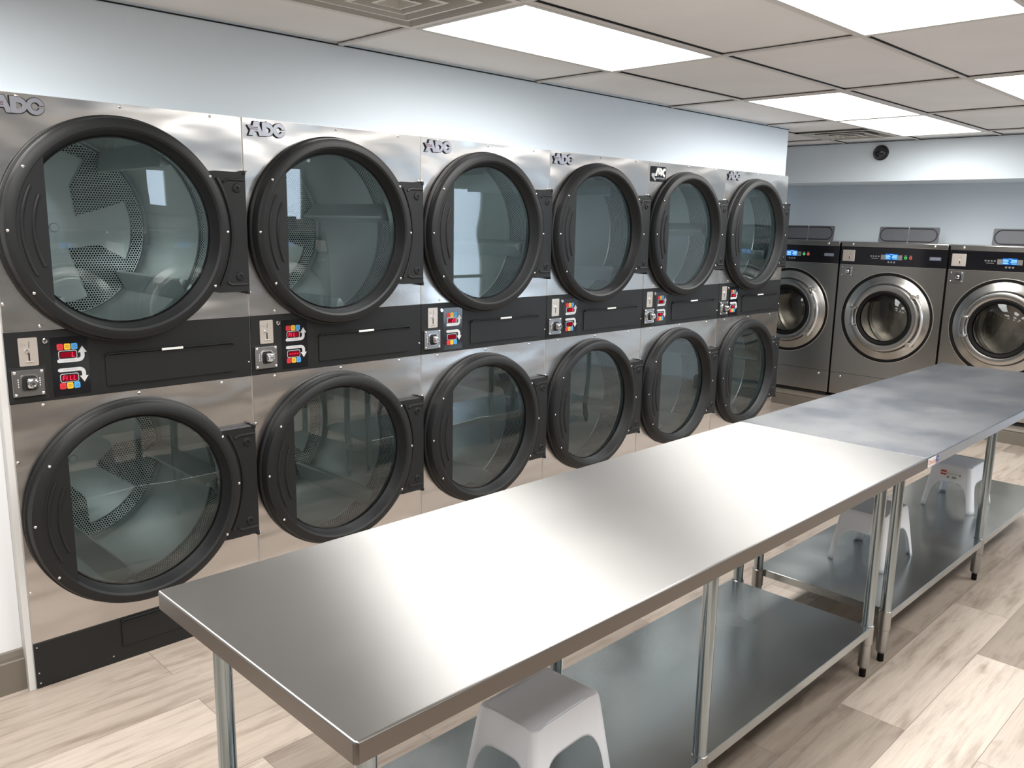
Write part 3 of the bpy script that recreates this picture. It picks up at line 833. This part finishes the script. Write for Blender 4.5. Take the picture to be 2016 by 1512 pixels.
    b.lathe([(.376, .002), (.368, -.004), (.33, -.012), (.306, -.026), (.298, -.046), (.292, -.056), (.280, -.060), (.245, -.060), (.236, -.056), (.232, -.05)], (0, cy, cz), 'x', 'wring', 96)
    b.lathe([(.240, -.054), (.238, -.064), (.228, -.067), (.206, -.058), (.200, -.04)], (0, cy, cz), 'x', 'rubber', 96)
    door = b.build('door', t)
    b = MB(); b.lathe([(.206, -.050), (.19, -.062), (.15, -.078), (.09, -.088), (.0005, -.092)], (0, cy, cz), 'x', 'washer_glass', 64); b.build('door_glass', door)
    b = MB()
    arc = [(-.095, cy - .338 * math.cos(math.radians(a)), cz + .338 * math.sin(math.radians(a)) * 1.0) for a in [38 - 76 * k / 24 for k in range(25)]]
    b.tube([(-.03, arc[0][1] + .012, arc[0][2] - .004), (-.08, arc[0][1], arc[0][2])] + arc + [(-.08, arc[-1][1], arc[-1][2]), (-.03, arc[-1][1] + .012, arc[-1][2] + .004)], .012, 'handle', 10)
    for p in (arc[0], arc[-1]): b.box(-.085, -.02, p[1] - .005, p[1] + .05, p[2] - .018, p[2] + .018, 'satin', .006)
    b.build('door_handle', door)
    b = MB()
    arc = [(-.09, cy + .262 * math.cos(math.radians(a)), cz + .262 * math.sin(math.radians(a))) for a in [17 - 34 * k / 10 for k in range(11)]]
    b.tube(arc, .011, 'collar', 10)
    for p in (arc[0], arc[-1]): b.box(-.092, -.05, p[1] - .02, p[1] + .035, p[2] - .009, p[2] + .009, 'collar', .004)
    b.build('door_hinge', door)
    # drum
    b = MB(); b.lathe([(.23, .03), (.30, .06), (.31, .1), (.31, .40), (.29, .415), (.0005, .42)], (0, cy, cz), 'x', 'wring', 72)
    b.lathe([(.372, .006), (.23, .03)], (0, cy, cz), 'x', 'washer_dark', 72)
    dr = b.build('drum', t)
    for k in range(3):
        a = .5 + k * 2 * PI / 3; p = []
        for xx in (.10, .39):
            for da, rr in ((-.12, .309), (0, .24), (.12, .309)): p.append((xx, cy + rr * math.cos(a + da), cz + rr * math.sin(a + da)))
        v = MB(); v.add(p, [(0, 1, 2), (3, 5, 4), (0, 3, 4, 1), (1, 4, 5, 2)], 'wring'); v.build('drum_rib', dr, smooth=False)
    # two raised dispenser lids
    for y0, y1, s in ((Y(-.316), Y(-.066), 1), (Y(-.574), Y(-.322), -1)):
        b = MB(); z0, z1 = zt + .001, 1.722; tilt = .02
        pts = rrect(y0, y1, z0, z1, .012); n = len(pts)
        vs = [(.150 + (p[1] - z0) / (z1 - z0) * tilt, p[0], p[1]) for p in pts] + [(.158 + (p[1] - z0) / (z1 - z0) * tilt, p[0], p[1]) for p in pts]
        b.add(vs, [tuple(range(n)), tuple(range(n, 2 * n))] + [(k, (k + 1) % n, n + (k + 1) % n, n + k) for k in range(n)], 'lid_grey')
        # stadium rim moulded across the pair
        if s > 0: path = [(y0 + .003, z0 + .013), (y1 - .07, z0 + .013)] + [(y1 - .070 + .056 * math.cos(a), (z0 + z1) / 2 + .056 * math.sin(a)) for a in [-PI / 2 + PI * k / 12 for k in range(13)]] + [(y1 - .07, z1 - .013), (y0 + .003, z1 - .013)]
        else: path = [(y1 - .003, z0 + .013), (y0 + .07, z0 + .013)] + [(y0 + .070 - .056 * math.cos(a), (z0 + z1) / 2 + .056 * math.sin(a)) for a in [-PI / 2 + PI * k / 12 for k in range(13)]] + [(y0 + .07, z1 - .013), (y1 - .003, z1 - .013)]
        b.tube([(.150 + (p[1] - z0) / (z1 - z0) * tilt - .001, p[0], p[1]) for p in path], .005, 'lid_dark', 8)
        b.build('dispenser_lid', t)
    return t
w0 = make_washer()
wl = ['left washer of the back row, partly hidden behind the last dryer', 'middle front-loading steel washer of the back row, its round door in full view', 'right washer of the back row, cut by the edge of the photo and the table']
for k in range(3):
    o = w0 if k == 0 else copy_tree(w0)
    o.location = (WX, .2039 + WW - WW * k, 0); tag(o, wl[k], 'washing machine', 'front-loading washers along the back wall')
for k in range(5):
    o = copy_tree(w0); o.rotation_euler[2] = -PI / 2; o.location = (-.05 + WW * (k + 1) - WW, -3.72, 0)
    tag(o, 'washer of the opposite row, seen only as a reflection in the dryer glass', 'washing machine', 'washers reflected in the dryer glass')
b = MB(); b.box(-.05 - WW, -.05 + WW * 4.0, -4.14, -3.73, 0, .15, 'taupe'); struct(b.build('baseboard_front', smooth=False))

# ------------------------------------------------------------------ black dome camera on the soffit
def dome():
    t = empty('dome_camera', (6.585, -.177, 2.331), 'black round security camera on the wall strip above the washers', 'security camera')
    b = MB(); b.lathe([(.062, 0), (.062, -.022), (.058, -.028), (.052, -.03)], (0, 0, 0), 'x', 'black_plastic', 40); b.build('camera_base', t)
    b = MB(); b.lathe([(.052 * math.cos(a), -.028 - .045 * math.sin(a)) for a in [PI / 2 * k / 12 for k in range(12)]] + [(.0005, -.073)], (0, 0, 0), 'x', 'black_gloss', 40); b.build('camera_dome', t)
dome()

# ------------------------------------------------------------------ steel tables
TZ, TT, SZ = .8733, .0416, .215
def make_table(name, x0, x1, y0, y1, key, legs, label, first_inset):
    t = empty(name, ((x0 + x1) / 2, (y0 + y1) / 2, 0), label, 'table', 'steel work tables end to end')
    ox, oy = (x0 + x1) / 2, (y0 + y1) / 2; hx, hy = (x1 - x0) / 2, (y1 - y0) / 2
    b = MB(); bm = bmesh.new(); bmesh.ops.create_cube(bm, size=1)
    for v in bm.verts: v.co = Vector((v.co.x * 2 * hx, v.co.y * 2 * hy, TZ - TT / 2 + v.co.z * TT))
    vert = [e for e in bm.edges if abs(e.verts[0].co.z - e.verts[1].co.z) > .01]
    bmesh.ops.bevel(bm, geom=vert, offset=.008, segments=4, affect='EDGES', profile=.5)
    top = [e for e in bm.edges if all(v.co.z > TZ - .001 for v in e.verts)]
    bmesh.ops.bevel(bm, geom=top, offset=.004, segments=3, affect='EDGES', profile=.5)
    b.bm(bm, key)
    em = b.mi('table_edge1_shaded' if key == 'table1' else 'table_edge2')
    for i, f in enumerate(b.f):
        if len(f) >= 4 and max(b.v[k][2] for k in f) - min(b.v[k][2] for k in f) > .03: b.m[i] = em
    b.build('tabletop', t)
    # undershelf with turned-down lip
    b = MB(); sx0, sx1, sy = legs[0] - ox + .012, legs[-1] - ox - .012, hy - .088
    b.box(sx0, sx1, -sy, sy, SZ - .004, SZ, 'galv', .0015, 1)
    b.box(sx0, sx1, -sy, -sy + .002, SZ - .032, SZ - .002, 'galv'); b.box(sx0, sx1, sy - .002, sy, SZ - .032, SZ - .002, 'galv')
    b.box(sx0, sx0 + .002, -sy, sy, SZ - .032, SZ - .002, 'galv'); b.box(sx1 - .002, sx1, -sy, sy, SZ - .032, SZ - .002, 'galv')
    b.build('shelf', t, smooth=False)
    for lx in legs:
        for s in (-1, 1):
            x, y = lx - ox, s * (hy - .108)
            b = MB(); b.cyl((x, y, 0), 'z', .0205, .09, TZ - TT + .002, 'pipe', 28); lg = b.build('leg', t)
            b = MB(); b.lathe([(.0205, SZ + .002), (.0245, SZ), (.0245, SZ - .075), (.0215, SZ - .078)], (x, y, 0), 'z', 'collar', 28); b.build('collar', lg)
            b = MB(); b.lathe([(.0205, .14), (.0212, .135), (.0212, .045), (.014, .036)], (x, y, 0), 'z', 'collar', 24); b.cyl((x, y, 0), 'z', .0125, .0, .037, 'rubber', 20, .002); b.build('foot', lg)
    return t
t1 = make_table('steel_table', -.074, 2.434, -2.146, -1.375, 'table1', (.020, 1.160, 2.318), 'long brushed steel table in front, its near corner beside the near white step stool', 0)
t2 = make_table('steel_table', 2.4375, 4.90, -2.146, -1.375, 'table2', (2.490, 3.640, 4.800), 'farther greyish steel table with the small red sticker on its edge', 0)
b = MB(); ox, oy = (2.4375 + 4.90) / 2, (-2.146 - 1.375) / 2
ys = -2.146 - oy
b.box(2.446 - ox, 2.525 - ox, ys - .0008, ys, TZ - .039, TZ - .007, 'white_label'); text_bm(b, 'Omcan', .026, 'orange_ink', 2.4855 - ox, TZ - .0225, ys - .0012)
b.lathe([(.0125, ys), (.0125, ys - .0008), (.0005, ys - .0009)], (2.543 - ox, 0, TZ - .020), 'y', 'blue_ink', 24); text_bm(b, 'NSF', .009, 'white_label', 2.543 - ox, TZ - .020, ys - .0013)
b.build('edge_sticker', t2, smooth=False)

# ------------------------------------------------------------------ step stools
def stool_mesh():
    hx, hy, tx, ty, h = .1675, .135, .140, .100, .240
    zs = [0., .02, .05, .08, .11, .14, .165, .19, .21, .222, .231, .237, .240]
    pts = []     # (unit perimeter position, side id, s in -1..1)
    ss = sorted(set([round(math.copysign(abs(q) ** 1.0, q), 4) for q in [k / 14 for k in range(-14, 15)]] + [x for a in (.76,) for x in (a, -a, a - .012, -a + .012, a - .03, -a + .03, a - .06, -a + .06, a + .01, -a - .01)]))
    loop = []
    rc = .16     # corner rounding in unit space
    for side in range(4):
        for s in ss:
            if abs(s) <= 1 - rc + 1e-6: loop.append((side, s))
        for k in range(1, 5): loop.append((side, ('c', k / 5)))
    def unit(side, s):
        if isinstance(s, tuple):
            a = PI / 2 * s[1]; p = (1 - rc + rc * math.sin(a), -1 + rc - rc * math.cos(a))
        else: p = (s, -1)
        for _ in range(side): p = (-p[1], p[0])
        return p
    def zlow(side, s):
        if isinstance(s, tuple): return 0.
        a = .76
        if abs(s) >= a: return 0.
        top = .150
        return top * (1 - (abs(s) / a) ** 4.5) ** (1 / 3.4)
    vs = []; n = len(loop); m = len(zs)
    for side, s in loop:
        u = unit(side, s); z0 = zlow(side, s)
        for z in zs:
            zz = z0 + (h - z0) * (z / h); f = zz / h
            e = 1.0
            if zz > h - .022: e = 1 - .035 * ((zz - (h - .022)) / .022) ** 2.2
            ax = (hx + (tx - hx) * f) * e; ay = (hy + (ty - hy) * f) * e
            # leg feet flare outwards, panels between legs sit slightly in
            inset = 0. if isinstance(s, tuple) else .006 * max(0., 1 - (abs(s) / .78) ** 6)
            vs.append((u[0] * ax * (1 - inset / .14 * abs(u[0])), u[1] * ay * (1 - inset / .1 * abs(u[1])), zz))
    fs = [(i * m + j, ((i + 1) % n) * m + j, ((i + 1) % n) * m + j + 1, i * m + j + 1) for i in range(n) for j in range(m - 1)]
    # seat: shallow dished top
    base = len(vs); rings = [(.965, .2408), (.92, .2395), (.88, .2385)]
    for q, z in rings:
        for side, s in loop:
            u = unit(side, s); vs.append((u[0] * tx * .965 * q, u[1] * ty * .965 * q, z))
    for i in range(n): fs.append((i * m + m - 1, ((i + 1) % n) * m + m - 1, base + (i + 1) % n, base + i))
    for r in range(len(rings) - 1):
        for i in range(n): fs.append((base + r * n + i, base + r * n + (i + 1) % n, base + (r + 1) * n + (i + 1) % n, base + (r + 1) * n + i))
    fs.append(tuple(base + (len(rings) - 1) * n + i for i in range(n)))
    b = MB(); b.add(vs, fs, 'stool'); return b
s0 = stool_mesh().build('step_stool')
sol = s0.modifiers.new('wall', 'SOLIDIFY'); sol.thickness = .004; sol.offset = -1
for k, (x, y, rz, lab) in enumerate([(.745, -1.795, math.radians(3), 'white plastic step stool on the near table shelf, in the foreground'),
                                     (3.012, -1.762, 0, 'white plastic step stool without a sticker, behind the paired table legs'),
                                     (4.142, -1.770, 0, 'white plastic step stool with a red sticker on its side, on the far table shelf')]):
    o = s0 if k == 0 else s0.copy()
    if k: C.objects.link(o)
    o.location = (x, y, SZ + .0005); o.rotation_euler[2] = rz; tag(o, lab, 'step stool', 'white step stools on the table shelves')
b = MB()   # printed sticker on the end facing the camera
slope = math.atan2(.1675 - .140, .240)
def sp(yy, z, d=.002): return (-(.1675 - (.1675 - .140) * z / .24) - d + .0055, yy, z)
def quad(y0, y1, z0, z1, key, d): b.add([sp(y0, z0, d), sp(y1, z0, d), sp(y1, z1, d), sp(y0, z1, d)], [(0, 1, 2, 3)], key)
quad(-.052, .055, .166, .212, 'white_label', .0015)
quad(.022, .050, .184, .209, 'red_ink', .003); quad(.024, .048, .194, .199, 'white_label', .004)
quad(.006, .017, .170, .181, 'grey_ink', .003); quad(-.030, -.008, .172, .182, 'grey_ink', .003)
for k in range(2): quad(-.035, .018, .191 + .007 * k, .1925 + .007 * k, 'grey_ink', .003)
quad(-.050, -.043, .191, .197, 'gap_shadow_black', .003)
b.build('printed_sticker', o, smooth=False)

# ------------------------------------------------------------------ daylight from the shop front, world, camera
def area(name, loc, rot, sx, sy, power, col):
    l = bpy.data.lights.new(name, 'AREA'); l.shape = 'RECTANGLE'; l.size = sx; l.size_y = sy; l.energy = power; l.color = col
    o = bpy.data.objects.new(name, l); C.objects.link(o); o.location = loc; o.rotation_euler = rot; return o
w = bpy.data.worlds.new('World'); bpy.context.scene.world = w; w.use_nodes = True
bg = w.node_tree.nodes['Background']; bg.inputs[0].default_value = (.72, .84, 1, 1); bg.inputs[1].default_value = 6.
try: w.cycles.sampling_method = 'NONE'
except Exception: pass

R = Vector; yaw, pit, rol = math.radians(45.0262), math.radians(-10.8783), math.radians(1.07187)
f = Vector((math.sin(yaw) * math.cos(pit), math.cos(yaw) * math.cos(pit), math.sin(pit)))
rt = f.cross(Vector((0, 0, 1))).normalized(); up = rt.cross(f)
c, s = math.cos(rol), math.sin(rol)
rx, uy = c * rt + s * up, -s * rt + c * up
cam = bpy.data.cameras.new('camera'); co = bpy.data.objects.new('camera', cam); C.objects.link(co)
co.matrix_world = Matrix(((rx.x, uy.x, -f.x, -.75861), (rx.y, uy.y, -f.y, -3.16944), (rx.z, uy.z, -f.z, 1.69545), (0, 0, 0, 1)))
cam.sensor_width = 36; cam.sensor_fit = 'HORIZONTAL'; cam.lens = 1651.03 / 2016 * 36; cam.clip_start = .02
bpy.context.scene.camera = co
sc = bpy.context.scene
sc.view_settings.view_transform = 'Standard'; sc.view_settings.look = 'None'; sc.view_settings.exposure = .48; sc.view_settings.gamma = 1.06
try:
    sc.cycles.use_denoising = True; sc.cycles.max_bounces = 7; sc.cycles.transparent_max_bounces = 8; sc.cycles.diffuse_bounces = 4; sc.cycles.glossy_bounces = 5
    sc.cycles.caustics_reflective = True; sc.cycles.sample_clamp_indirect = 3.
except Exception: pass
